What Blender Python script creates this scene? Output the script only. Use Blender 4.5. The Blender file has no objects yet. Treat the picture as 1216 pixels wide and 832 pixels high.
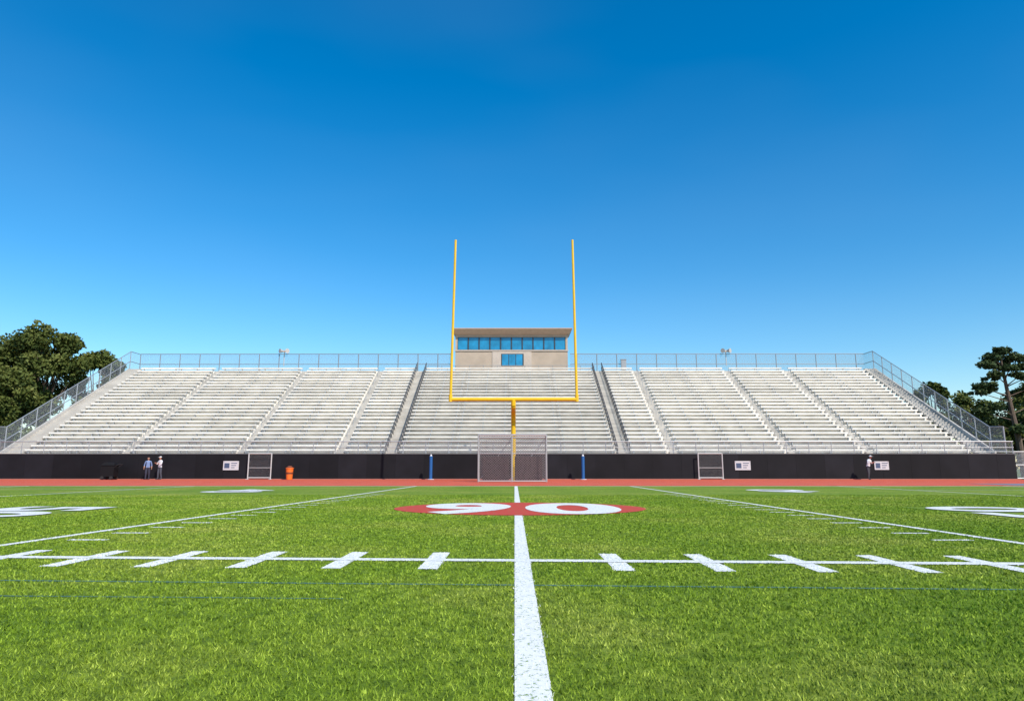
import bpy, math, random
import numpy as np
from mathutils import Vector, Matrix, Quaternion
random.seed(7); rng=np.random.default_rng(7)
D=bpy.data; C=bpy.context; S=C.scene
S.view_settings.view_transform='Standard'; S.view_settings.look='None'; S.view_settings.exposure=0

# ---------------------------------------------------------------- materials
def mat(name,col,rough=.6,metal=0,var=0.0,vscale=3,spec=.5,attr=False,bump=0,bscale=40):
    m=D.materials.new(name); m.use_nodes=True; n=m.node_tree; b=n.nodes['Principled BSDF']
    b.inputs['Roughness'].default_value=rough; b.inputs['Metallic'].default_value=metal
    b.inputs['Specular IOR Level'].default_value=spec
    c=(*col,1); b.inputs['Base Color'].default_value=c
    if var or attr or bump:
        tc=n.nodes.new('ShaderNodeTexCoord')
    if var or attr:
        last=None
        if var:
            no=n.nodes.new('ShaderNodeTexNoise'); no.inputs['Scale'].default_value=vscale; no.inputs['Detail'].default_value=6
            n.links.new(tc.outputs['Object'],no.inputs['Vector'])
            mr=n.nodes.new('ShaderNodeMapRange'); mr.inputs['From Min'].default_value=.3; mr.inputs['From Max'].default_value=.7
            mr.inputs['To Min'].default_value=1-var; mr.inputs['To Max'].default_value=1+var
            n.links.new(no.outputs['Fac'],mr.inputs['Value']); last=mr.outputs['Result']
        if attr:
            at=n.nodes.new('ShaderNodeAttribute'); at.attribute_name='shade'
            if last is not None:
                mu=n.nodes.new('ShaderNodeMath'); mu.operation='MULTIPLY'
                n.links.new(last,mu.inputs[0]); n.links.new(at.outputs['Fac'],mu.inputs[1]); last=mu.outputs[0]
            else: last=at.outputs['Fac']
        vm=n.nodes.new('ShaderNodeVectorMath'); vm.operation='SCALE'; vm.inputs[0].default_value=col
        n.links.new(last,vm.inputs['Scale']); n.links.new(vm.outputs[0],b.inputs['Base Color'])
    if bump:
        nb=n.nodes.new('ShaderNodeTexNoise'); nb.inputs['Scale'].default_value=bscale; nb.inputs['Detail'].default_value=4
        n.links.new(tc.outputs['Object'],nb.inputs['Vector'])
        bp=n.nodes.new('ShaderNodeBump'); bp.inputs['Strength'].default_value=bump; bp.inputs['Distance'].default_value=.02
        n.links.new(nb.outputs['Fac'],bp.inputs['Height']); n.links.new(bp.outputs[0],b.inputs['Normal'])
    return m

def mesh_fence_mat(name,col,cell=.07,wire=.16,axes='XZ'):
    m=D.materials.new(name); m.use_nodes=True; n=m.node_tree; b=n.nodes['Principled BSDF']
    b.inputs['Base Color'].default_value=(*col,1); b.inputs['Roughness'].default_value=.5; b.inputs['Metallic'].default_value=.3
    tc=n.nodes.new('ShaderNodeTexCoord'); sp=n.nodes.new('ShaderNodeSeparateXYZ'); n.links.new(tc.outputs['Object'],sp.inputs[0])
    def M(op,a,bb=None):
        q=n.nodes.new('ShaderNodeMath'); q.operation=op
        for i,v in enumerate((a,bb)):
            if v is None: continue
            if isinstance(v,(int,float)): q.inputs[i].default_value=v
            else: n.links.new(v,q.inputs[i])
        return q.outputs[0]
    a=sp.outputs[axes[0]]; z=sp.outputs['Z']
    u=M('FRACT',M('DIVIDE',M('ADD',a,z),cell)); v=M('FRACT',M('DIVIDE',M('SUBTRACT',M('ADD',a,500),z),cell))
    k=M('MAXIMUM',M('LESS_THAN',u,wire),M('LESS_THAN',v,wire))
    n.links.new(k,b.inputs['Alpha'])
    return m

# ---------------------------------------------------------------- mesh builder
class MB:
    def __init__(s): s.v=[]; s.f=[]; s.m=[]; s.c=[]
    def add(s,vs,fs,mi=0,sh=1.0):
        o=len(s.v); s.v+= [tuple(x) for x in vs]
        for f in fs: s.f.append(tuple(i+o for i in f)); s.m.append(mi); s.c.append(sh)
    def box(s,x0,x1,y0,y1,z0,z1,mi=0,sh=1.0):
        v=[(x0,y0,z0),(x1,y0,z0),(x1,y1,z0),(x0,y1,z0),(x0,y0,z1),(x1,y0,z1),(x1,y1,z1),(x0,y1,z1)]
        s.add(v,[(0,3,2,1),(4,5,6,7),(0,1,5,4),(1,2,6,5),(2,3,7,6),(3,0,4,7)],mi,sh)
    def quad(s,a,b,c,d,mi=0,sh=1.0): s.add([a,b,c,d],[(0,1,2,3)],mi,sh)
    def pipe(s,p0,p1,r,r1=None,n=8,mi=0,sh=1.0):
        p0=Vector(p0);p1=Vector(p1); r1=r if r1 is None else r1
        d=(p1-p0); 
        if d.length<1e-6: return
        q=d.to_track_quat('Z','Y'); vs=[]
        for p,rr in((p0,r),(p1,r1)):
            for i in range(n):
                a=2*math.pi*i/n; vs.append(p+q@Vector((math.cos(a)*rr,math.sin(a)*rr,0)))
        fs=[(i,(i+1)%n,n+(i+1)%n,n+i) for i in range(n)]+[tuple(range(n-1,-1,-1)),tuple(range(n,2*n))]
        s.add(vs,fs,mi,sh)
    def obj(s,name,mats,parent=None,smooth=False,bevel=0):
        me=D.meshes.new(name); me.from_pydata(s.v,[],s.f)
        for m in mats: me.materials.append(m)
        me.polygons.foreach_set('material_index',s.m)
        at=me.attributes.new('shade','FLOAT','FACE'); at.data.foreach_set('value',s.c)
        if smooth: me.polygons.foreach_set('use_smooth',[True]*len(s.f))
        me.update(); o=D.objects.new(name,me); C.collection.objects.link(o)
        if parent: o.parent=parent
        if bevel:
            b=o.modifiers.new('bevel','BEVEL'); b.width=bevel; b.segments=2
        return o
def empty(name,loc=(0,0,0)):
    e=D.objects.new(name,None); e.location=loc; e.empty_display_size=.3; C.collection.objects.link(e); return e

# ---------------------------------------------------------------- camera
cam=D.cameras.new('camera'); cam.sensor_width=36; cam.lens=23.98; cam.clip_end=5000; cam.clip_start=.05
co=D.objects.new('camera',cam); C.collection.objects.link(co)
co.location=(0,0,.9); co.rotation_euler=(math.radians(90+9.81),0,math.radians(.21)); S.camera=co

# ---------------------------------------------------------------- sky & sun
SUN_E,SUN_A=43,145
w=D.worlds.new('World'); S.world=w; w.use_nodes=True; nt=w.node_tree; bg=nt.nodes['Background']
sky=nt.nodes.new('ShaderNodeTexSky'); sky.sky_type='NISHITA'; sky.sun_disc=False
sky.sun_elevation=math.radians(SUN_E); sky.sun_rotation=math.radians(SUN_A); sky.air_density=1.15; sky.dust_density=.3; sky.ozone_density=4.0
hs=nt.nodes.new('ShaderNodeHueSaturation'); hs.inputs['Saturation'].default_value=1.43; hs.inputs['Hue'].default_value=.497; hs.inputs['Value'].default_value=1.12
nt.links.new(sky.outputs[0],hs.inputs['Color'])
tcw=nt.nodes.new('ShaderNodeTexCoord'); mp_=nt.nodes.new('ShaderNodeMapping'); mp_.inputs['Scale'].default_value=(1.2,1.2,4); mp_.inputs['Rotation'].default_value=(0,.25,0)
nw=nt.nodes.new('ShaderNodeTexNoise'); nw.inputs['Scale'].default_value=1.3; nw.inputs['Detail'].default_value=3; nw.inputs['Roughness'].default_value=.4
nt.links.new(tcw.outputs['Generated'],mp_.inputs[0]); nt.links.new(mp_.outputs[0],nw.inputs['Vector'])
mrw=nt.nodes.new('ShaderNodeMapRange'); mrw.inputs['From Min'].default_value=.4; mrw.inputs['From Max'].default_value=.8; mrw.inputs['To Max'].default_value=.05
nt.links.new(nw.outputs['Fac'],mrw.inputs['Value'])
mxw=nt.nodes.new('ShaderNodeMix'); mxw.data_type='RGBA'; nt.links.new(mrw.outputs[0],mxw.inputs[0]); nt.links.new(hs.outputs[0],mxw.inputs[6]); mxw.inputs[7].default_value=(4.6,5.2,5.8,1)
nt.links.new(mxw.outputs[2],bg.inputs['Color'])
bg.inputs['Strength'].default_value=.15
sl=D.lights.new('sun','SUN'); sl.energy=5.0; sl.angle=math.radians(.5); sl.color=(1,.92,.82)
so=D.objects.new('sun',sl); C.collection.objects.link(so)
e,a=math.radians(SUN_E),math.radians(SUN_A)
sd=Vector((math.cos(e)*math.sin(a),math.cos(e)*math.cos(a),math.sin(e)))
so.rotation_euler=sd.to_track_quat('Z','Y').to_euler(); so.location=(20,-20,40)

# ---------------------------------------------------------------- turf material
def turf_nodes(m,use_attr):
    m.use_nodes=True; n=m.node_tree; b=n.nodes['Principled BSDF']; b.inputs['Roughness'].default_value=.75; b.inputs['Specular IOR Level'].default_value=.15
    tc=n.nodes.new('ShaderNodeTexCoord')
    def noise(sc,det,rough=.5):
        q=n.nodes.new('ShaderNodeTexNoise'); q.inputs['Scale'].default_value=sc; q.inputs['Detail'].default_value=det; q.inputs['Roughness'].default_value=rough
        n.links.new(tc.outputs['Object'],q.inputs['Vector']); return q.outputs['Fac']
    def ramp(f,stops):
        r=n.nodes.new('ShaderNodeValToRGB'); n.links.new(f,r.inputs[0])
        el=r.color_ramp.elements
        while len(el)<len(stops): el.new(.5)
        for i,(p,c) in enumerate(stops): el[i].position=p; el[i].color=(*c,1)
        return r.outputs[0]
    def mix(t,f,a_,b_):
        q=n.nodes.new('ShaderNodeMix'); q.data_type='RGBA'; q.blend_type=t
        if isinstance(f,(int,float)): q.inputs[0].default_value=f
        else: n.links.new(f,q.inputs[0])
        for i,v in((6,a_),(7,b_)):
            if isinstance(v,tuple): q.inputs[i].default_value=v
            else: n.links.new(v,q.inputs[i])
        return q.outputs[2]
    big=ramp(noise(.35,4,.6),[(.3,(.135,.232,.012)),(.5,(.185,.275,.020)),(.72,(.28,.33,.048))])
    mid=ramp(noise(7,8,.8),[(.34,(.42,.48,.42)),(.5,(1,1,1)),(.66,(1.6,1.45,1.9))])  # mottled turf tone; the dark stops paint in shadow holes in the grass
    col=mix('MULTIPLY',1.0,big,mid)
    if use_attr:
        at=n.nodes.new('ShaderNodeAttribute'); at.attribute_name='rnd'
        v=ramp(at.outputs['Fac'],[(0,(.5,.56,.45)),(.6,(1.1,1.1,1.0)),(1,(1.9,1.7,2.8))])
        col=mix('MULTIPLY',1.0,col,v)
        pt=n.nodes.new('ShaderNodeAttribute'); pt.attribute_name='paint'
        col=mix('MIX',pt.outputs['Fac'],col,(.84,.84,.82,1))
    else:
        fine=ramp(noise(60,5,.8),[(.35,(.32,.37,.28)),(.5,(.95,.95,.9)),(.68,(1.6,1.5,1.7))])
        col=mix('MULTIPLY',.8,col,fine)
        bp=n.nodes.new('ShaderNodeBump'); bp.inputs['Strength'].default_value=.7; bp.inputs['Distance'].default_value=.02
        n.links.new(noise(90,6,.8),bp.inputs['Height']); n.links.new(bp.outputs[0],b.inputs['Normal'])
    n.links.new(col,b.inputs['Base Color'])
M_turf=D.materials.new('turf'); turf_nodes(M_turf,False)
M_blade=D.materials.new('turf_blades'); turf_nodes(M_blade,True)
M_land=mat('rough_grass_land',(.09,.13,.03),.9,var=.3,vscale=.05)
def paint_mat(name,col,thr=.36,gcol=(.17,.28,.03)):
    m=mat(name,col,.7); n=m.node_tree; b=n.nodes['Principled BSDF']
    tc=n.nodes.new('ShaderNodeTexCoord'); q=n.nodes.new('ShaderNodeTexNoise'); q.inputs['Scale'].default_value=38; q.inputs['Detail'].default_value=6; q.inputs['Roughness'].default_value=.7
    n.links.new(tc.outputs['Object'],q.inputs['Vector'])
    r=n.nodes.new('ShaderNodeValToRGB'); n.links.new(q.outputs['Fac'],r.inputs[0])
    r.color_ramp.elements[0].position=thr; r.color_ramp.elements[0].color=(*gcol,1)
    r.color_ramp.elements[1].position=thr+.06; r.color_ramp.elements[1].color=(*[c*.92 for c in col],1)
    e3=r.color_ramp.elements.new(.7); e3.color=(*col,1)
    n.links.new(r.outputs[0],b.inputs['Base Color']); return m
M_white=paint_mat('white_field_paint',(.84,.84,.82),thr=.38)
M_red=paint_mat('red_field_paint',(.60,.035,.015),thr=.38)
M_blue=paint_mat('faint_blue_paint',(.05,.15,.16),thr=.42)

def sheet(name,x0,x1,y0,y1,z,m,parent=None):
    b=MB(); b.quad((x0,y0,z),(x1,y0,z),(x1,y1,z),(x0,y1,z)); return b.obj(name,[m],parent)
sheet('ground',-1500,1500,-1500,1500,0,M_land)
TRK0=36.5
sheet('football_field',-48,48,-30,TRK0,.004,M_turf)

# ---------------------------------------------------------------- field markings
segs=[] # p0,p1,width
segs.append(((.075,-4),(.075,TRK0-.6),.15))
segs.append(((-12,7.54),(12,6.40),.17))
for k in range(-13,14):
    if k==0: continue
    x=.1+.885*k; yc=6.95-.0475*x
    segs.append(((x,yc-.60),(x,yc+.62),.18))
def lx(y): return -6.35+(y)*.036
segs.append(((lx(-3),-3),(lx(36),36),.13)); segs.append(((6.22,-3),(5.95,36),.13))
for i in range(0,18):
    y=8.95+.93*i
    segs.append(((lx(y)+.35,y),(lx(y)+.85,y),.11)); segs.append(((6.15-.85,y),(6.15-.35,y),.11))
segs+= [((-17,-3),(-16.5,36),.12),((17,-3),(16.6,36),.12),((-25,5),(-25,36),.12),((25,5),(25,36),.12),
        ((-45,35.9),(45,35.9),.25),((-40,31),(-17,31),.1),((17,29.5),(42,29.5),.1),((-30,23),(-17,23),.1),((17,23),(30,23),.1)]
blues=(((-12,6.15),(12,4.95),.04),((-8,5.25),(-1.2,4.98),.025))
mk=MB()
for i,(p0,p1,wd) in enumerate(segs):
    a_=Vector(p0);b_=Vector(p1);d=(b_-a_).normalized();nn=Vector((-d.y,d.x))*wd/2
    z=.008+.0006*(i%5) if i>0 else .0115
    if i==1: z=.0122
    mk.quad((*(a_-nn),z),(*(b_-nn),z),(*(b_+nn),z),(*(a_+nn),z))
fm=mk.obj('field_markings',[M_white])
bl=MB()
for p0,p1,wd in blues:
    a_=Vector(p0);b_=Vector(p1);d=(b_-a_).normalized();nn=Vector((-d.y,d.x))*wd/2
    z=.0075; bl.quad((*(a_-nn),z),(*(b_-nn),z),(*(b_+nn),z),(*(a_+nn),z))
bl.obj('blue_seam_line',[M_blue])
# centre disc
DX,DY,DR=.12,16.0,2.85
db=MB(); n=96
db.add([(DX+DR*math.cos(2*math.pi*i/n),DY+2.5*math.sin(2*math.pi*i/n),.0145) for i in range(n)],[tuple(range(n))])
disc=db.obj('painted_field_circle',[M_red])
def text_mesh(name,s,x0,x1,y0,y1,z,m,rot=0,offset=.02,parent=None):
    cu=D.curves.new(name,'FONT'); cu.body=s; cu.offset=offset; cu.resolution_u=6
    o=D.objects.new('tmp',cu); C.collection.objects.link(o)
    dg=C.evaluated_depsgraph_get(); me=D.meshes.new_from_object(o.evaluated_get(dg)); D.objects.remove(o)
    R=Matrix.Rotation(rot,3,'Z'); vs=[R@v.co for v in me.vertices]
    ax=min(v.x for v in vs);bx=max(v.x for v in vs);ay=min(v.y for v in vs);by=max(v.y for v in vs)
    for v,p in zip(me.vertices,vs):
        v.co=(x0+(p.x-ax)/(bx-ax)*(x1-x0), y0+(p.y-ay)/(by-ay)*(y1-y0), z)
    me.materials.clear(); me.materials.append(m); me.name=name
    o=D.objects.new(name,me); C.collection.objects.link(o)
    if parent: o.parent=parent
    return o
text_mesh('digit_nine','9',-2.12,-.08,13.8,18.1,.019,M_white,offset=.035,parent=disc)
text_mesh('digit_zero','0',.24,2.38,13.8,18.1,.019,M_white,offset=.038,parent=disc)
for x,y,s,r in ((-10.4,14.6,'50',-1),(10.4,14.6,'50',1),(-11,28,'40',-1),(10.8,28,'40',1)):
    text_mesh('yard_number',s,x-1.15,x+1.15,y-1.9,y+1.9,.019,M_white,rot=r*math.pi/2,offset=.03)

# ---------------------------------------------------------------- grass blades
def blades():
    N=560000; y0,y1=1.6,24
    u=rng.random(N); Y=(math.sqrt(y0)+u*(math.sqrt(y1)-math.sqrt(y0)))**2
    hw=Y*.84+1.2; X=(rng.random(N)*2-1)*hw
    def mask(sg,soft,grow=0):
        out=np.zeros(N)
        for p0,p1,wd in sg:
            ax,ay=p0;bx,by=p1;L=math.hypot(bx-ax,by-ay);dx,dy=(bx-ax)/L,(by-ay)/L
            t=(X-ax)*dx+(Y-ay)*dy; dd=np.abs((X-ax)*-dy+(Y-ay)*dx)
            edge=wd/2+rng.normal(0,soft,N)+grow
            out=np.maximum(out,((t>-.01)&(t<L+.01)&(dd<edge)).astype(float))
        return out
    paint=mask(segs,.009); bm=mask(blues,.005,.008)
    keep=~(((X-DX)/DR)**2+((Y-DY)/2.5)**2<1.0)
    keep&=~((np.abs(np.abs(X)-10.4)<1.3)&(np.abs(Y-14.6)<2.0))
    keep&=~((paint>0)&(rng.random(N)<.2))
    keep&=~((bm>0)&(rng.random(N)<.85))
    X,Y,paint=X[keep],Y[keep],paint[keep]; N=len(X)
    paint*=np.where(rng.random(N)<.16,.2,1)*rng.uniform(.82,1,N)
    sc=np.clip(Y/3,.8,5)
    h=rng.uniform(.008,.021,N)*(1-.3*(paint>0)); wdt=rng.uniform(.0020,.0038,N)*sc**.8
    an=rng.random(N)*2*math.pi; la=rng.random(N)*2*math.pi; ln=rng.uniform(.2,1.5,N)*h
    V=np.zeros((N,3,3)); cx,sx=np.cos(an)*wdt,np.sin(an)*wdt
    V[:,0]=np.stack([X-cx,Y-sx,np.full(N,.003)],1); V[:,1]=np.stack([X+cx,Y+sx,np.full(N,.003)],1)
    V[:,2]=np.stack([X+np.cos(la)*ln,Y+np.sin(la)*ln,.006+h],1)
    me=D.meshes.new('turf_blades'); me.vertices.add(N*3); me.vertices.foreach_set('co',V.ravel())
    me.loops.add(N*3); me.loops.foreach_set('vertex_index',np.arange(N*3,dtype=np.int32))
    me.polygons.add(N); me.polygons.foreach_set('loop_start',np.arange(0,N*3,3,dtype=np.int32))
    me.polygons.foreach_set('loop_total',np.full(N,3,dtype=np.int32))
    a1=me.attributes.new('rnd','FLOAT','FACE'); a1.data.foreach_set('value',rng.random(N).astype(np.float32))
    a2=me.attributes.new('paint','FLOAT','FACE'); a2.data.foreach_set('value',paint.astype(np.float32))
    me.materials.append(M_blade); me.update(); me.validate()
    o=D.objects.new('grass',me); C.collection.objects.link(o)
blades()

# ---------------------------------------------------------------- track
M_track=mat('red_running_track',(.60,.085,.03),.85,var=.15,vscale=1.2)
M_trackgrey=mat('grey_blue_track_apron',(.16,.2,.25),.85,var=.15)
M_linew=mat('track_white',(.75,.75,.73),.7)
track=sheet('running_track',-75,75,TRK0,57.7,.006,M_track)
tb=MB()
for y in (40,44,48.5):
    tb.quad((-75,y,.0105),(75,y,.0105),(75,y+.06,.0105),(-75,y+.06,.0105))
tb.obj('lane_lines',[M_linew],track)
sheet('track_apron',27,70,TRK0+1,TRK0+5,.0135,M_trackgrey,track)

# ---------------------------------------------------------------- bleachers
M_plank=mat('aluminium_seat_plank',(.80,.76,.68),.5,var=.12,vscale=1.5,attr=True)
M_tread=mat('concrete_tread',(.66,.61,.53),.85,var=.18,vscale=.8,attr=True)
M_riser=mat('pale_riser',(.80,.75,.66),.85,var=.16,vscale=.8,attr=True)
M_galv=mat('galvanised_steel',(.38,.40,.41),.45,metal=.4)
M_rail=mat('dark_handrail',(.08,.08,.08),.5,metal=.3)
M_conc=mat('pale_concrete',(.48,.45,.40),.85,var=.15,vscale=.6)
M_wall=mat('black_wall_padding',(.006,.006,.008),.7,var=.35,vscale=.7,attr=True,spec=.25)
M_fen=mesh_fence_mat('chain_link_x',(.42,.46,.48),.09,.14,'XZ'); M_feny=mesh_fence_mat('chain_link_y',(.42,.46,.48),.09,.14,'YZ')
BX0,BX1=-43.0,39.9; WY=58.0; ROW0=59.9; RUN=.72; RISE=.405; NR=25; Z0=2.1
BL=empty('bleachers')
aisles=[(-34,.6),(-24,.6),(-15.3,.7),(-10.7,1.05),(9.5,1.05),(13.9,.7),(24.2,.6),(31,.6)]
spans=[];x=BX0
for ax,aw in aisles: spans.append((x,ax-aw/2)); x=ax+aw/2
spans.append((x,BX1))
st=MB(); pl=MB(); br=MB()
st.box(BX0-1.6,BX1+1.6,WY+.25,ROW0,1.9,2.1,0) # walkway
for r in range(NR):
    y=ROW0+r*RUN; z=Z0+.05+r*RISE
    rs_=random.uniform(.9,1.05)
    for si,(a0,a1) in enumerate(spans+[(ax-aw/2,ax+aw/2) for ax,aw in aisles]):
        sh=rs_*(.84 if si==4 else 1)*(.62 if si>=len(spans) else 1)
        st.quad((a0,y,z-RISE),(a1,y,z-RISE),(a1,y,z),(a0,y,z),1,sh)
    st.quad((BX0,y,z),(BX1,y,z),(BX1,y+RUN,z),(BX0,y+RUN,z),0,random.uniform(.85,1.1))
    for si,(a0,a1) in enumerate(spans):
        L=a1-a0; k=max(1,round(L/4.6)); 
        base=random.uniform(.94,1.05)*(.86 if si==4 else 1)
        for j in range(k):
            p0=a0+.08+j*(L-.16)/k; p1=a0+.08+(j+1)*(L-.16)/k-.02
            sh=base*random.choice([1,1,1,.95,1.03,.9,1.04,.82])
            pl.box(p0,p1,y+.30,y+.60,z+.29,z+.43,0,sh)
            for q in (p0+.3,(p0+p1)/2,p1-.3): br.box(q-.03,q+.03,y+.34,y+.56,z,z+.29)
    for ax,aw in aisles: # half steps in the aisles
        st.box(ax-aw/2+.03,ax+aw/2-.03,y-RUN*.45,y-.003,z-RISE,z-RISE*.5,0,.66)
TY=ROW0+NR*RUN; TZ=Z0+.05+(NR-1)*RISE
st.box(BX0-1.6,BX1+1.6,TY,TY+2.2,TZ-.25,TZ+.05,0)
for xs in (BX0,BX1):
    st.add([(xs,ROW0,0),(xs,TY,0),(xs,TY,TZ-.3),(xs,ROW0,Z0-.1)],[(0,1,2,3)],1,.5)
st.obj('stepped_terrace',[M_tread,M_riser],BL); pl.obj('seat_planks',[M_plank],BL); br.obj('seat_brackets',[M_galv],BL)
sb=MB()
for x0,x1 in ((BX0-1.6,BX0-.05),(BX1+.05,BX1+1.6)):
    for r in range(NR*2):
        y=ROW0+r*RUN/2; z=Z0+(r+1)*RISE/2-.05
        sb.box(x0+.2,x1,y,y+RUN/2-.004,z-.28,z,0)
for x in (BX0-1.5,BX1+1.5):
    xo=x; s2=.09
    v=[(xo-s2,ROW0-.4,Z0-.5),(xo+s2,ROW0-.4,Z0-.5),(xo+s2,TY,TZ-.45),(xo-s2,TY,TZ-.45),(xo-s2,ROW0-.4,Z0+.25),(xo+s2,ROW0-.4,Z0+.25),(xo+s2,TY,TZ+.42),(xo-s2,TY,TZ+.42)]
    sb.add(v,[(0,3,2,1),(4,5,6,7),(0,1,5,4),(1,2,6,5),(2,3,7,6),(3,0,4,7)])
    for k in range(7):
        y=ROW0+.4+k*2.8; z=Z0+(y-ROW0)*RISE/RUN
        sb.box(xo-.1,xo+.1,y,y+.25,0,z-.1)
sb.obj('side_stairs',[M_conc],BL)
hr=MB(); h2=MB()
for ax,aw in aisles:
    big=aw>1
    for xx in ((ax-aw/2,ax+aw/2) if big else ()):
        off=.95
        for r in range(NR+1):
            y=ROW0+r*RUN; z=Z0+.05+(r-1)*RISE
            hr.pipe((xx,y,z),(xx,y,z+off+.1),.035,n=5)
            if r<NR:
                for o2,rr in ((off+.1,.045),(off*.6,.03)):
                    hr.pipe((xx,y,z+o2),(xx,y+RUN,z+o2+RISE),rr,n=5)
    if not big:
        for r in range(1,NR,3):
            y=ROW0+r*RUN; z=Z0+.05+(r-1)*RISE
            for q in (0,1.1): h2.pipe((ax,y+q*RUN,z+q*RISE),(ax,y+q*RUN,z+q*RISE+.8),.02,n=5)
            h2.pipe((ax,y,z+.8),(ax,y+1.1*RUN,z+.8+1.1*RISE),.02,n=5)
hr.obj('aisle_handrails',[M_rail],BL); h2.obj('small_handrails',[M_galv],BL)
# front wall
wl=MB(); x=-46.0
while x<41.9:
    x2=min(x+2.4,41.95); wl.box(x,x2-.012,WY,WY+.25,0,2.1,0,random.uniform(.7,1.6)); x=x2
wl.box(-46,41.95,WY+.01,WY+.24,0,2.09,0,.3)
wobj=wl.obj('black_field_wall',[M_wall]); 
cp=MB(); cp.box(-46,42,WY-.03,WY+.28,2.102,2.16); cp.obj('wall_coping',[mat('coping_grey',(.16,.16,.16),.7)],wobj)
cb=MB(); cb.box(-46,42,WY-.35,WY-.002,0,.06); cb.obj('wall_kerb',[mat('kerb_concrete',(.36,.16,.12),.85,var=.1)],wobj)
# front railing
fr=MB(); x=-45.5
while x<41.9:
    fr.pipe((x,WY+.12,2.16),(x,WY+.12,3.15),.035,n=6)
    x+=1.9
for z,r in ((3.15,.04),(2.65,.022),(2.3,.02)): fr.pipe((-46,WY+.12,z),(42,WY+.12,z),r,n=6)
fr.obj('front_railing',[M_galv],BL)
fq=MB(); fq.quad((-46,WY+.12,2.2),(42,WY+.12,2.2),(42,WY+.12,3.13),(-46,WY+.12,3.13)); fq.obj('front_railing_mesh',[mesh_fence_mat('fine_mesh',(.3,.31,.32),.1,.1)],BL)
# back fence
FY=TY+2.1; FH=2.45
bf=empty('chain_link_fence'); b1=MB(); b2=MB()
xs=np.arange(BX0-1.5,BX1+1.6,2.36)
for x in xs:
    if -7.3<x<6.6: continue
    b1.pipe((x,FY,TZ),(x,FY,TZ+FH),.055,n=6)
for a0,a1 in ((BX0-1.5,-7.3),(6.6,BX1+1.5)):
    for z in (FH,FH/2,.15): b1.pipe((a0,FY,TZ+z),(a1,FY,TZ+z),.042,n=6)
    b2.quad((a0,FY,TZ+.1),(a1,FY,TZ+.1),(a1,FY,TZ+FH),(a0,FY,TZ+FH))
for x in np.arange(-10,9.6,1.6): b1.pipe((x,TY+.1,TZ),(x,TY+.1,TZ+.75),.03,n=6)
for z in (.75,.4): b1.pipe((-10,TY+.1,TZ+z),(9.2,TY+.1,TZ+z),.03,n=6)
b1.obj('posts_rails',[mat('fence_steel',(.26,.28,.30),.5,metal=.3)],bf); b2.obj('mesh',[mesh_fence_mat('chain_link_back',(.26,.30,.33),.09,.16,'XZ')],bf)
for x in (BX0-1.5,BX1+1.5):
    sf=empty('chain_link_fence'); b1=MB(); b2=MB()
    pts=[(ROW0-1.7,Z0),(ROW0,Z0+.1),(TY,TZ+.1),(FY,TZ+.1)]
    H=2.3
    for (ya,za),(yb,zb) in zip(pts[:-1],pts[1:]):
        for h in (H,H/2,.25): b1.pipe((x,ya,za+h),(x,yb,zb+h),.04,n=6)
        b2.quad((x,ya,za+.15),(x,yb,zb+.15),(x,yb,zb+H),(x,ya,za+H))
    k=0; y=ROW0
    while y<=TY+.01:
        z=Z0+.1+(y-ROW0)/(TY-ROW0)*(TZ-Z0); b1.pipe((x,y,z-.3),(x,y,z+H),.05,n=6); y+=1.8
    b1.pipe((x,ROW0-1.7,0),(x,ROW0-1.7,Z0+H),.06,n=6)
    b1.obj('posts_rails',[M_galv],sf); b2.obj('mesh',[M_feny],sf)
for x0,x1 in ((42.1,64),(-66,-46.1)):
    gf=empty('chain_link_fence'); b1=MB(); b2=MB()
    for x in np.arange(x0,x1,2.3): b1.pipe((x,58.3,0),(x,58.3,2.3),.05,n=6)
    for z in (2.3,1.2,.1): b1.pipe((x0,58.3,z),(x1,58.3,z),.04,n=6)
    b2.quad((x0,58.3,.05),(x1,58.3,.05),(x1,58.3,2.3),(x0,58.3,2.3))
    b1.obj('posts_rails',[M_galv],gf); b2.obj('mesh',[M_fen],gf)

# ---------------------------------------------------------------- press box
PB=empty('press_box')
M_pb=mat('tan_stucco',(.42,.34,.26),.9,var=.1,vscale=.8,bump=.2)
M_pb2=mat('pale_panel',(.48,.41,.34),.8,var=.06)
M_roof=mat('roof_fascia',(.46,.33,.23),.8,var=.08)
M_glass=mat('painted_reflection_glass',(.01,.20,.38),.06,spec=1.0,var=.35,vscale=.9); M_frame=mat('dark_frame',(.03,.04,.05),.4)  # pane colour carries a painted blue sky reflection, varied by noise
px0,px1,py0,py1,pz0,pz1=-6.95,6.25,TY+1.0,TY+5.2,TZ,16.9
p=MB()
WZ0,WZ1=14.6,16.15
p.box(px0,px1,py0,py1,pz0,WZ0,0); p.box(px0,px1,py0,py1,WZ1,pz1-.45,0); p.box(px0,px1,py0+1.2,py1,WZ0,WZ1,0)
p.box(px0,px0+.25,py0,py0+1.2,WZ0,WZ1,0); p.box(px1-.25,px1,py0,py0+1.2,WZ0,WZ1,0)
p.box(-2.6,2.0,py0-.06,py0-.002,pz0,WZ0-.16,1)
p.box(px0-.08,px1+.08,py0-.12,py0-.003,WZ0-.14,WZ0-.003,1)
p.obj('walls',[M_pb,M_pb2],PB)
rf=MB(); rf.add([(px0-.1,py0-.2,pz1-.45),(px1+.1,py0-.2,pz1-.45),(px1+.1,py1,pz1-.45),(px0-.1,py1,pz1-.45),
 (px0-.35,py0-.9,pz1+.05),(px1+.45,py0-.9,pz1+.05),(px1+.45,py1+.2,pz1+.05),(px0-.35,py1+.2,pz1+.05)],[(0,3,2,1),(4,5,6,7),(0,1,5,4),(1,2,6,5),(2,3,7,6),(3,0,4,7)])
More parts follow.
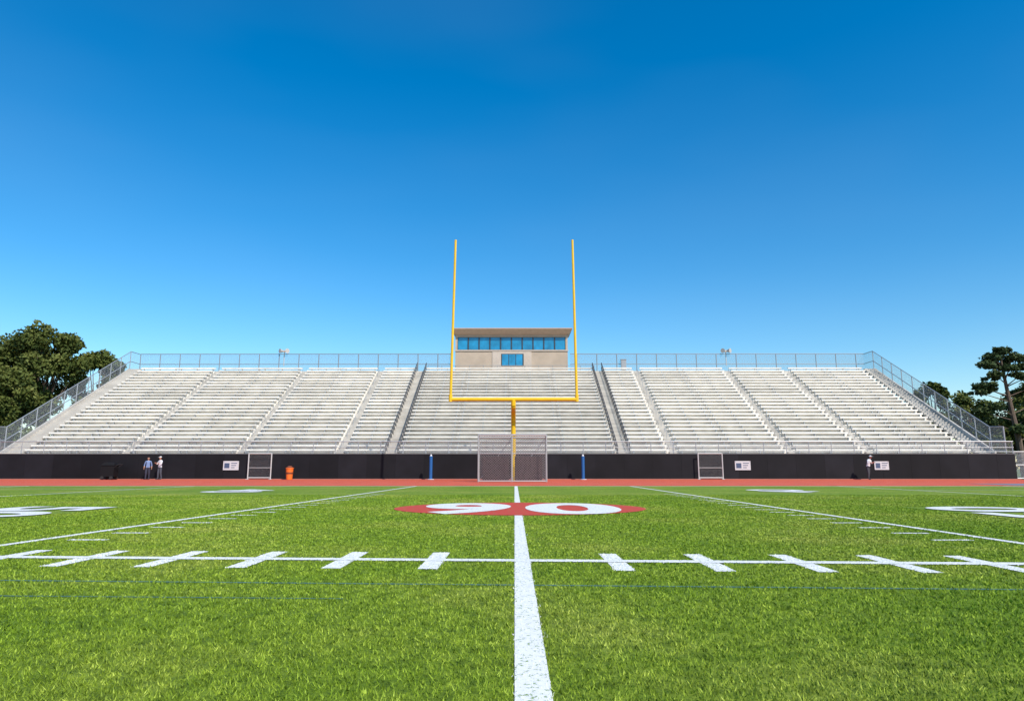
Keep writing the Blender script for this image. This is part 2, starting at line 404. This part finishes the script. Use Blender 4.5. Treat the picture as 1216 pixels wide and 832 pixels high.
rf.box(px0-.4,px1+.5,py0-.95,py1+.25,pz1+.052,pz1+.15); rf.obj('roof',[M_roof],PB)
g=MB(); nW=10; ww=(px1-px0-.5)/nW
for i in range(nW):
    xa=px0+.25+i*ww
    g.box(xa+.06,xa+ww-.06,py0+.12,py0+.16,WZ0+.05,WZ1-.05,0)
    g.box(xa-.07,xa+.07,py0+.05,py0+.2,WZ0,WZ1,1)
g.box(px0+.25,px1-.25,py0+.06,py0+.2,WZ1-.05,WZ1,1); g.box(px0+.25,px1-.25,py0+.06,py0+.2,WZ0,WZ0+.05,1)
for i in range(3):
    g.box(-1.45+i*.82,-1.45+i*.82+.74,py0-.10,py0-.065,TZ+.9,TZ+2.2,0)
g.box(-1.55,1.08,py0-.09,py0-.0615,TZ+.83,TZ+2.27,1)
g.obj('windows',[M_glass,M_frame],PB)
ib=MB(); ib.box(px0+.3,px1-.3,py0+1.1,py0+1.19,WZ0,WZ1); ib.obj('interior',[M_frame],PB)

# ---------------------------------------------------------------- goal post
M_yel=mat('yellow_gloss_paint',(.76,.48,.01),.35,var=.06,vscale=2)
gp=MB(); CY=48.5; CZ=5.75
gp.pipe((-4.56,CY,CZ),(4.44,CY,CZ),.13,n=16)
for a0,a1 in ((-4.56,-4.36),(4.44,4.30)):
    gp.pipe((a0,CY,CZ-.05),(a1,CY,17.6),.10,.085,n=14)
    gp.pipe((a0,CY,CZ-.16),(a0,CY,CZ+.35),.135,n=14)
pts=[(-.08,50.1,0),(-.08,50.1,3.6)]
for i in range(1,9):
    t=i/8*math.pi/2; pts.append((-.08,50.1-1.3*(1-math.cos(t)),3.6+1.55*math.sin(t)))
pts.append((-.08,CY+.05,5.3)); pts.append((-.08,CY,CZ-.02))
for a_,b_ in zip(pts[:-1],pts[1:]): gp.pipe(a_,b_,.17,n=16)
gp.obj('football_goal_post',[M_yel],smooth=False)

# ---------------------------------------------------------------- practice cage
CG=empty('net_cage'); cg=MB(); nt_=MB()
x0,x1,ya,yb,zt=-2.46,2.17,47.0,48.1,3.16; xm=-.18
for x in (x0,xm,x1):
    cg.pipe((x,ya,0),(x,ya,zt),.055); cg.pipe((x,yb,0),(x,yb,zt*.96),.045); cg.pipe((x,ya,zt),(x,yb,zt*.96),.045); cg.pipe((x,ya,.06),(x,yb,.06),.04)
for y,z,r in ((ya,zt,.06),(ya,.06,.045),(yb,zt*.96,.045),(yb,.06,.04),(ya,1.9,.03)): cg.pipe((x0,y,z),(x1,y,z),r)
for a_,b_ in ((x0,xm),(xm,x1)):
    cg.pipe((a_,yb,.1),(b_,yb,zt*.95),.02)
cg.obj('pipe_frame',[mat('cage_pipe',(.42,.42,.41),.4,metal=.4)],CG)
nt_.quad((x0,ya,0),(x1,ya,0),(x1,ya,zt),(x0,ya,zt)); nt_.quad((x0,yb,0),(x1,yb,0),(x1,yb,zt*.96),(x0,yb,zt*.96)); nt_.quad((x0,ya,zt),(x1,ya,zt),(x1,yb,zt*.96),(x0,yb,zt*.96),1)
nt_.quad((x0,ya,0),(x0,yb,0),(x0,yb,zt*.96),(x0,ya,zt),1); nt_.quad((x1,ya,0),(x1,yb,0),(x1,yb,zt*.96),(x1,ya,zt),1)
nt_.obj('net',[mesh_fence_mat('net_x',(.24,.21,.21),.17,.12,'XZ'),mesh_fence_mat('net_y',(.24,.21,.21),.17,.12,'YZ')],CG)
pad=MB(); 
for a_,b_ in ((x0+.25,xm-.2),(xm+.2,x1-.25)): pad.box(a_,b_,yb-.28,yb-.08,.12,1.75)
pad.obj('target_pads',[mat('dark_pad',(.045,.028,.03),.8,var=.5,vscale=6)],CG,bevel=.04)

# ---------------------------------------------------------------- small things
def gate(x0,x1,zt=2.15):
    e_=empty('field_gate'); b=MB(); y=57.6
    for x in (x0,x1): b.pipe((x,y,0),(x,y,zt),.05)
    for z in (.15,zt-.02): b.pipe((x0,y,z),(x1,y,z),.045)
    b.pipe((x0,y,zt*.45),(x1,y,zt*.45),.02)
    for x in (x0,x1): b.box(x-.12,x+.12,y-.12,y+.12,.012,.05)
    b.obj('frame',[mat('gate_paint',(.5,.5,.48),.5)],e_)
    q=MB(); q.quad((x0,y,.15),(x1,y,.15),(x1,y,zt),(x0,y,zt)); q.obj('mesh',[mesh_fence_mat('gate_mesh',(.3,.3,.3),.1,.06)],e_)
gate(-22.2,-20.3); gate(15.3,17.3)
M_sign=mat('sign_white',(.55,.55,.55),.5); M_sb=mat('sign_ink',(.06,.09,.16),.5)
def sign(xc,w_=1.3,h=.75,z=1.15):
    b=MB(); y=WY-.05
    b.box(xc-w_/2,xc+w_/2,y,y+.04,z-h/2,z+h/2,0)
    b.box(xc-w_/2+.1,xc-.12,y-.006,y-.002,z-.22,z+.2,1)
    for i,l in enumerate((.5,.42,.3)): b.box(xc+.02,xc+.02+l,y-.006,y-.002,z+.16-i*.18,z+.22-i*.18,1)
    for sx in (-1,1): b.box(xc+sx*(w_/2-.06)-.02,xc+sx*(w_/2-.06)+.02,y-.01,y-.002,z+h/2-.08,z+h/2-.04,1)
    b.obj('wall_sign',[M_sign,M_sb])
sign(-23.8); sign(19.1); sign(30.7,1.2,.7)
M_bpost=mat('blue_pad',(.01,.10,.30),.5); M_cap=mat('white_cap',(.6,.6,.6),.5)
for x in (-6.85,5.6):
    b=MB(); b.pipe((x,56.6,.05),(x,56.6,1.9),.13,n=16,mi=0); b.pipe((x,56.6,1.9),(x,56.6,2.05),.10,.05,n=12,mi=1); b.pipe((x,56.6,.012),(x,56.6,.06),.28,n=16,mi=1)
    b.obj('padded_boundary_post',[M_bpost,M_cap])
M_or=mat('orange_plastic',(.75,.16,.02),.45)
b=MB(); bx=-18.5; by=56.9
b.pipe((bx,by,.012),(bx,by,.9),.24,.30,n=20,mi=0); b.pipe((bx,by,.9),(bx,by,.96),.33,n=20,mi=0); b.pipe((bx,by,.96),(bx,by,1.12),.30,.12,n=20,mi=1)
b.pipe((bx,by,.45),(bx,by,.6),.282,.295,n=20,mi=1)
b.obj('orange_trash_bin',[M_or,mat('bin_dark',(.18,.05,.02),.5)])
b=MB(); ex=-33.2; ey=56.7
b.box(ex-.55,ex+.5,ey-.35,ey+.35,.25,1.15,0); b.add([(ex-.6,ey-.4,1.152),(ex+.55,ey-.4,1.152),(ex+.55,ey+.4,1.152),(ex-.6,ey+.4,1.152),(ex-.3,ey-.3,1.42),(ex+.45,ey-.3,1.36),(ex+.45,ey+.3,1.36),(ex-.3,ey+.3,1.42)],[(4,5,6,7),(0,1,5,4),(1,2,6,5),(2,3,7,6),(3,0,4,7),(0,3,2,1)],0)
for sx in (-.4,.35):
    for sy in (-.36,.36): b.pipe((ex+sx,ey+sy-.04,.15),(ex+sx,ey+sy+.04,.15),.14,n=14,mi=1)
b.pipe((ex+.5,ey-.3,1.0),(ex+.85,ey-.3,1.25),.025,mi=1); b.pipe((ex+.5,ey+.3,1.0),(ex+.85,ey+.3,1.25),.025,mi=1); b.pipe((ex+.85,ey-.3,1.25),(ex+.85,ey+.3,1.25),.025,mi=1)
b.obj('equipment_cart',[mat('black_vinyl',(.008,.008,.009),.7,spec=.2),mat('black_rubber',(.02,.02,.02),.8)],bevel=.01)
for x in (-27.4,25.1):
    b=MB(); z=TZ+FH
    b.pipe((x,FY,TZ+1),(x,FY,z+.25),.05)
    for sx in (-1,1):
        b.pipe((x+sx*.12,FY,z+.32),(x+sx*.45,FY-.35,z+.32),.10,.28,n=14)
        b.pipe((x+sx*.12,FY,z+.32),(x+sx*.02,FY+.15,z+.32),.12,n=12)
    b.box(x-.1,x+.1,FY-.1,FY+.1,z+.2,z+.45)
    b.obj('loudspeaker',[mat('speaker_white',(.45,.42,.38),.5)])
b=MB(); b.box(12.6,13.2,FY-.35,FY-.06,TZ+.5,TZ+1.7); b.box(12.55,13.25,FY-.4,FY-.01,TZ+1.702,TZ+1.76); b.box(12.68,13.12,FY-.362,FY-.352,TZ+.6,TZ+1.6); b.pipe((12.9,FY-.2,TZ),(12.9,FY-.2,TZ+.5),.05); b.obj('utility_box',[mat('utility_grey',(.3,.31,.32),.5)],bevel=.01)

# ---------------------------------------------------------------- people
def skin_obj(name,verts,edges,radii,root,matx,parent,sub=2,matfn=None,mats=None):
    me=D.meshes.new(name); me.from_pydata(verts,edges,[]); o=D.objects.new(name,me); C.collection.objects.link(o)
    sk=o.modifiers.new('skin','SKIN'); sk.use_smooth_shade=True
    for i,v in enumerate(me.skin_vertices[0].data):
        r=radii[i]; v.radius=r if isinstance(r,tuple) else (r,r); v.use_root=(i==root)
    s_=o.modifiers.new('sub','SUBSURF'); s_.levels=sub; s_.render_levels=sub
    C.view_layer.update(); dg=C.evaluated_depsgraph_get(); nm=D.meshes.new_from_object(o.evaluated_get(dg)); D.objects.remove(o)
    nm.materials.clear()
    for m in (mats or [matx]): nm.materials.append(m)
    for p_ in nm.polygons: p_.use_smooth=True; p_.material_index=matfn(p_.center) if matfn else 0
    o=D.objects.new(name,nm); C.collection.objects.link(o); o.parent=parent; return o
M_skin=mat('skin',(.45,.25,.17),.6); 
def person(x,y,yaw,top,pants,hair,pose='stand',h=1.75,capc=None):
    E=empty('person',(x,y,.012)); E.rotation_euler=(0,0,yaw); E.scale=(h/1.75,)*3
    mt=mat('shirt',top,.8,var=.1,vscale=8); mp=mat('trousers',pants,.85); mh=mat('hair',hair,.8); ms=mat('shoe',(.06,.06,.06),.6)
    if pose=='bend': lean=.32
    else: lean=0
    def T(px_,py_,pz_):
        if pz_>.98: 
            d=pz_-.98; py_-=math.sin(lean)*d; pz_=.98+math.cos(lean)*d
        return (px_,py_,pz_)
    V=[T(0,0,.98),T(0,-.01,1.12),T(0,0,1.28),T(0,.01,1.42),T(0,0,1.50),T(0,-.015,1.56)]
    R=[(.165,.12),(.14,.105),(.17,.125),(.155,.10),(.06,.06),(.055,.055)]
    Ed=[(0,1),(1,2),(2,3),(3,4),(4,5)]
    wr=[]
    for s_ in (-1,1):
        b0=len(V)
        sw=-.10 if s_<0 else .12
        V+= [(s_*.095,0,.90),(s_*.11,-.03+sw*.3,.50),(s_*.115,sw*.6+.02,.10),(s_*.12,sw*.6-.02,.045),(s_*.13,sw*.6-.17,.035)]
        R+= [(.105,.105),(.075,.078),(.058,.058),(.05,.05),(.042,.03)]
        Ed+=[(0,b0),(b0,b0+1),(b0+1,b0+2),(b0+2,b0+3),(b0+3,b0+4)]
        b1=len(V)
        if pose in('camera','bend'): el=T(s_*.27,-.10,1.16); wrp=T(s_*.12,-.34,1.26)
        else: el=T(s_*.26,.02,1.13); wrp=T(s_*.27,-.10,.90)
        V+=[T(s_*.19,0,1.41),el,wrp]; R+=[(.06,.06),(.045,.045),(.028,.028)]
        Ed+=[(3,b1),(b1,b1+1),(b1+1,b1+2)]; wr.append((Vector(el),Vector(wrp)))
    def fn(c):
        if c.z<.09: return 2
        if c.z<.96 and abs(c.x)<.21: return 1
        if c.z>1.49 and abs(c.x)<.1 : return 3
        for el,wp in wr:
            if (c-wp).length<.17: return 3
        return 0
    skin_obj('body',V,Ed,R,0,None,E,2,fn,[mt,mp,ms,M_skin])
    hc=Vector(T(0,-.03,1.66)); b=MB(); nu,nv=20,14
    vs=[]
    for j in range(nv+1):
        ph=math.pi*j/nv
        for i in range(nu):
            th=2*math.pi*i/nu; dx=math.sin(ph)*math.cos(th); dy=math.sin(ph)*math.sin(th); dz=math.cos(ph)
            wv=.078*(1-.22*max(0,-dz)); v=Vector((dx*wv,dy*.098*(1-.12*max(0,-dz)),dz*.118))
            if dy<-.9 and -.35<dz<.15: v.y-=.018
            if dy<-.75 and .05<dz<.3 and .15<abs(dx)<.6: v.y+=.008
            vs.append(hc+v)
    for j in range(nv):
        for i in range(nu):
            b.f.append((j*nu+i,j*nu+(i+1)%nu,(j+1)*nu+(i+1)%nu,(j+1)*nu+i))
            c=(vs[b.f[-1][0]]+vs[b.f[-1][2]])/2-hc
            b.m.append(1 if (c.z>.06 or (c.y>.02 and c.z>-.06)) else 0); b.c.append(1)
    b.v=[tuple(v) for v in vs]
    for s_ in (-1,1):
        b.box(hc.x+s_*.03-.010,hc.x+s_*.03+.010,hc.y-.096,hc.y-.086,hc.z+.006,hc.z+.018,2)
        b.box(hc.x+s_*.078-.008,hc.x+s_*.078+.008,hc.y-.012,hc.y+.018,hc.z-.03,hc.z+.03,0)
    b.box(hc.x-.022,hc.x+.022,hc.y-.094,hc.y-.082,hc.z-.058,hc.z-.050,3)
    b.obj('head',[M_skin,mh,mat('eye',(.03,.02,.02),.3),mat('lips',(.35,.12,.10),.5)],E,smooth=True)
    if capc:
        cb=MB(); cb.pipe(hc+Vector((0,.005,.05)),hc+Vector((0,.005,.125)),.098,.06,n=18)
        cb.add([hc+Vector(q) for q in ((-.07,-.07,.05),(.07,-.07,.05),(.05,-.18,.04),(-.05,-.18,.04),(-.07,-.07,.065),(.07,-.07,.065),(.05,-.18,.05),(-.05,-.18,.05))],[(0,3,2,1),(4,5,6,7),(0,1,5,4),(1,2,6,5),(2,3,7,6),(3,0,4,7)])
        cb.obj('cap',[mat('cap_cloth',capc,.8)],E)
    for k,(el,wp) in enumerate(wr):
        s_=-1 if k==0 else 1
        d=(wp-el).normalized(); side=Vector((0,-1,0)) if abs(d.y)<.6 else Vector((-s_,0,0)); side=(side-d*side.dot(d)).normalized(); nrm=d.cross(side)
        V2=[wp-d*.01,wp+d*.045,wp+d*.085];R2=[(.022,.022),(.034,.018),(.036,.016)];E2=[(0,1),(1,2)]
        for f,(o_,L) in enumerate(((.027,.072),(.009,.082),(-.009,.076),(-.027,.058))):
            b0=len(V2); a0=wp+d*.075+side*o_
            V2+=[a0,a0+d*L*.5+nrm*.006*s_,a0+d*L*.9+nrm*.026*s_]; R2+=[(.010,.010),(.009,.009),(.0075,.0075)]
            E2+=[(2,b0),(b0,b0+1),(b0+1,b0+2)]
        b0=len(V2); V2+=[wp+d*.03+side*.028,wp+d*.06+side*.055,wp+d*.085+side*.062]; R2+=[(.013,.013),(.010,.010),(.008,.008)]; E2+=[(1,b0),(b0,b0+1),(b0+1,b0+2)]
        skin_obj('hand',V2,E2,R2,0,M_skin,E,1)
    return E
person(-30.2,56.9,math.radians(25),(.16,.24,.42),(.03,.035,.06),(.04,.02,.01),'stand',1.8)
person(-29.25,57.0,math.radians(-30),(.65,.66,.68),(.06,.07,.09),(.06,.035,.02),'camera',1.85,capc=(.6,.6,.6))
person(29.0,56.9,math.radians(35),(.66,.68,.70),(.05,.055,.065),(.05,.03,.02),'bend',1.95,capc=(.65,.65,.65))

# ---------------------------------------------------------------- trees
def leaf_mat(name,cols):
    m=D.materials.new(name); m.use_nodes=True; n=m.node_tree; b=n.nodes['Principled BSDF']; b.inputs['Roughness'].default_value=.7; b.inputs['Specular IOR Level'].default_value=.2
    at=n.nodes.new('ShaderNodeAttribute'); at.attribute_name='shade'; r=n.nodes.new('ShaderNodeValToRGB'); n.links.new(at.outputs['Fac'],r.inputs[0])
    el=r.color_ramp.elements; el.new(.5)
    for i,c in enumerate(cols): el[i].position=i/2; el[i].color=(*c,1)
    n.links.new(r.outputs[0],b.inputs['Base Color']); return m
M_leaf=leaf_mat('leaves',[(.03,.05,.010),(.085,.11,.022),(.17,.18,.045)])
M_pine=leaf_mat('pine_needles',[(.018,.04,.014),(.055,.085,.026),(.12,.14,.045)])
M_bark=mat('bark',(.12,.085,.06),.9,var=.3,vscale=6,bump=.5)
def leaves(name,clumps,count,size,m,parent,flat=1.0,seed=0):
    g_=np.random.default_rng(seed); tot=sum(c[3]**2 for c in clumps); P=[];Sh=[]
    for (cx,cy,cz,r) in clumps:
        k=int(count*r*r/tot); v=g_.normal(size=(k,3)); v/=np.linalg.norm(v,axis=1)[:,None]
        rad=r*(g_.random(k)**.45)*(1+.18*np.sin(v[:,0]*5+cx)*np.cos(v[:,2]*6+cz)); 
        q=v*rad[:,None]; q[:,2]*=flat; P.append(q+np.array([cx,cy,cz]))
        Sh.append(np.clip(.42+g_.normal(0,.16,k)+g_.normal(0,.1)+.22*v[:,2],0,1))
    P=np.concatenate(P);Sh=np.concatenate(Sh);N=len(P)
    a_=g_.normal(size=(N,3));a_/=np.linalg.norm(a_,axis=1)[:,None]; b_=np.cross(a_,g_.normal(size=(N,3))); b_/=np.linalg.norm(b_,axis=1)[:,None]
    s_=size*g_.uniform(.5,1.2,N)[:,None]; a_*=s_; b_*=s_*.55
    V=np.stack([P-a_,P-b_,P+a_,P+b_],1).reshape(-1,3)
    me=D.meshes.new(name); me.vertices.add(N*4); me.vertices.foreach_set('co',V.ravel()); me.loops.add(N*4); me.loops.foreach_set('vertex_index',np.arange(N*4,dtype=np.int32))
    me.polygons.add(N); me.polygons.foreach_set('loop_start',np.arange(0,N*4,4,dtype=np.int32)); me.polygons.foreach_set('loop_total',np.full(N,4,dtype=np.int32))
    at=me.attributes.new('shade','FLOAT','FACE'); at.data.foreach_set('value',Sh.astype(np.float32)); me.materials.append(m); me.update(); me.validate()
    o=D.objects.new(name,me); C.collection.objects.link(o); o.parent=parent
def broad_tree(x,y,top,rad,seed,name='oak_tree',count=14000):
    rd=random.Random(seed); E=empty(name,(x,y,0)); cl=[]; tr=MB()
    ch=top*.62; cz=top-ch/2
    tr.pipe((0,0,0),(.1,.1,top*.3),.42,.32,n=10); tr.pipe((.1,.1,top*.3),(0,.2,top*.7),.32,.12,n=8)
    for i in range(30):
        th=rd.uniform(0,6.283); u=rd.uniform(-1,1); rr=math.sqrt(max(0,1-u*u))*rd.uniform(.4,.82)
        p_=(math.cos(th)*rr*rad,math.sin(th)*rr*rad,cz+u*ch*.40); r=rd.uniform(.24,.38)*rad
        cl.append((*p_,r)); tr.pipe((.05,.1,top*rd.uniform(.28,.5)),p_,.11,.03,n=5)
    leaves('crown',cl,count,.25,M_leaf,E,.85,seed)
    tr.obj('trunk',[M_bark],E)
for x,y,t,r,s in ((-55.5,80,18.3,4.6,1),(-60.5,82,17.4,4.8,2),(-51.8,84,15.5,3.4,3),(-66,80,18,5,4),(-57,76,12,4.2,5),(-50.5,90,13.2,3.0,6)):
    broad_tree(x,y,t,r,s)
for x,y,t,r,s in ((50.2,82,11.2,2.6,11),(56,84,10,3.4,12),(52.5,88,10,2.8,14),(-53,96,13.3,3,13),(61,80,10.5,4.2,15),(53,72,6.8,2.8,16),(57,74,8,3.2,17),(48.5,70,4.3,1.7,18)):
    broad_tree(x,y,t,r,s,'leafy_tree',7000)
E=empty('pine_tree',(50.5,70,0)); tr=MB(); cl=[]
spine=[(.9,0,0),(.7,0,4),(.35,0,7),(.1,0,9.5),(-.1,0,12),(0,0,13.2)]; rs=[.34,.28,.22,.16,.09,.04]
for i in range(5): tr.pipe(spine[i],spine[i+1],rs[i],rs[i+1],n=9)
rd=random.Random(5)
for bz,bx,by,r in ((12.9,.1,0,.85),(12.3,-1.0,.3,.95),(12.2,1.1,-.2,.9),(11.5,-1.9,0,.8),(11.5,.3,.8,.9),(11.3,1.9,.2,.75),(10.4,-1.2,-.4,.8),(10.2,2.3,.3,.75),(10.3,.9,-.8,.7),(9.2,-2.3,.2,.95),(9.1,-1.2,.9,.8),(8.6,-2.9,-.3,.6),(9.2,2.4,-.3,.9),(8.6,1.5,.8,.7),(7.4,2.6,.2,.8),(7.2,-1.5,-.5,.75),(6.7,-2.6,.2,.8),(6.0,1.9,.5,.9),(5.6,-1.9,.2,.9),(4.8,.2,-.8,.9),(4.6,2.6,0,1.0),(11.0,-.2,-1.0,.7)):
    cl.append((bx+.1,by,bz,r)); 
    for k in range(3): cl.append((bx+.1+rd.uniform(-.8,.8)*r,by+rd.uniform(-.8,.8),bz+rd.uniform(-.35,.2),r*.5))
    z0=max(3.5,bz-1.0); t=min(1,z0/13.2); tr.pipe((.9-1.0*t,0,z0),(bx+.1,by,bz-.1),.07,.025,n=5)
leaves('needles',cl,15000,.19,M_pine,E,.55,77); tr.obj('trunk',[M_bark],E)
cl=[]; rd=random.Random(3)
for i in range(90):
    s_=-1 if i%2 else 1; cl.append((s_*rd.uniform(60,190),rd.uniform(112,130),rd.uniform(1,7),rd.uniform(2.5,4.5)))
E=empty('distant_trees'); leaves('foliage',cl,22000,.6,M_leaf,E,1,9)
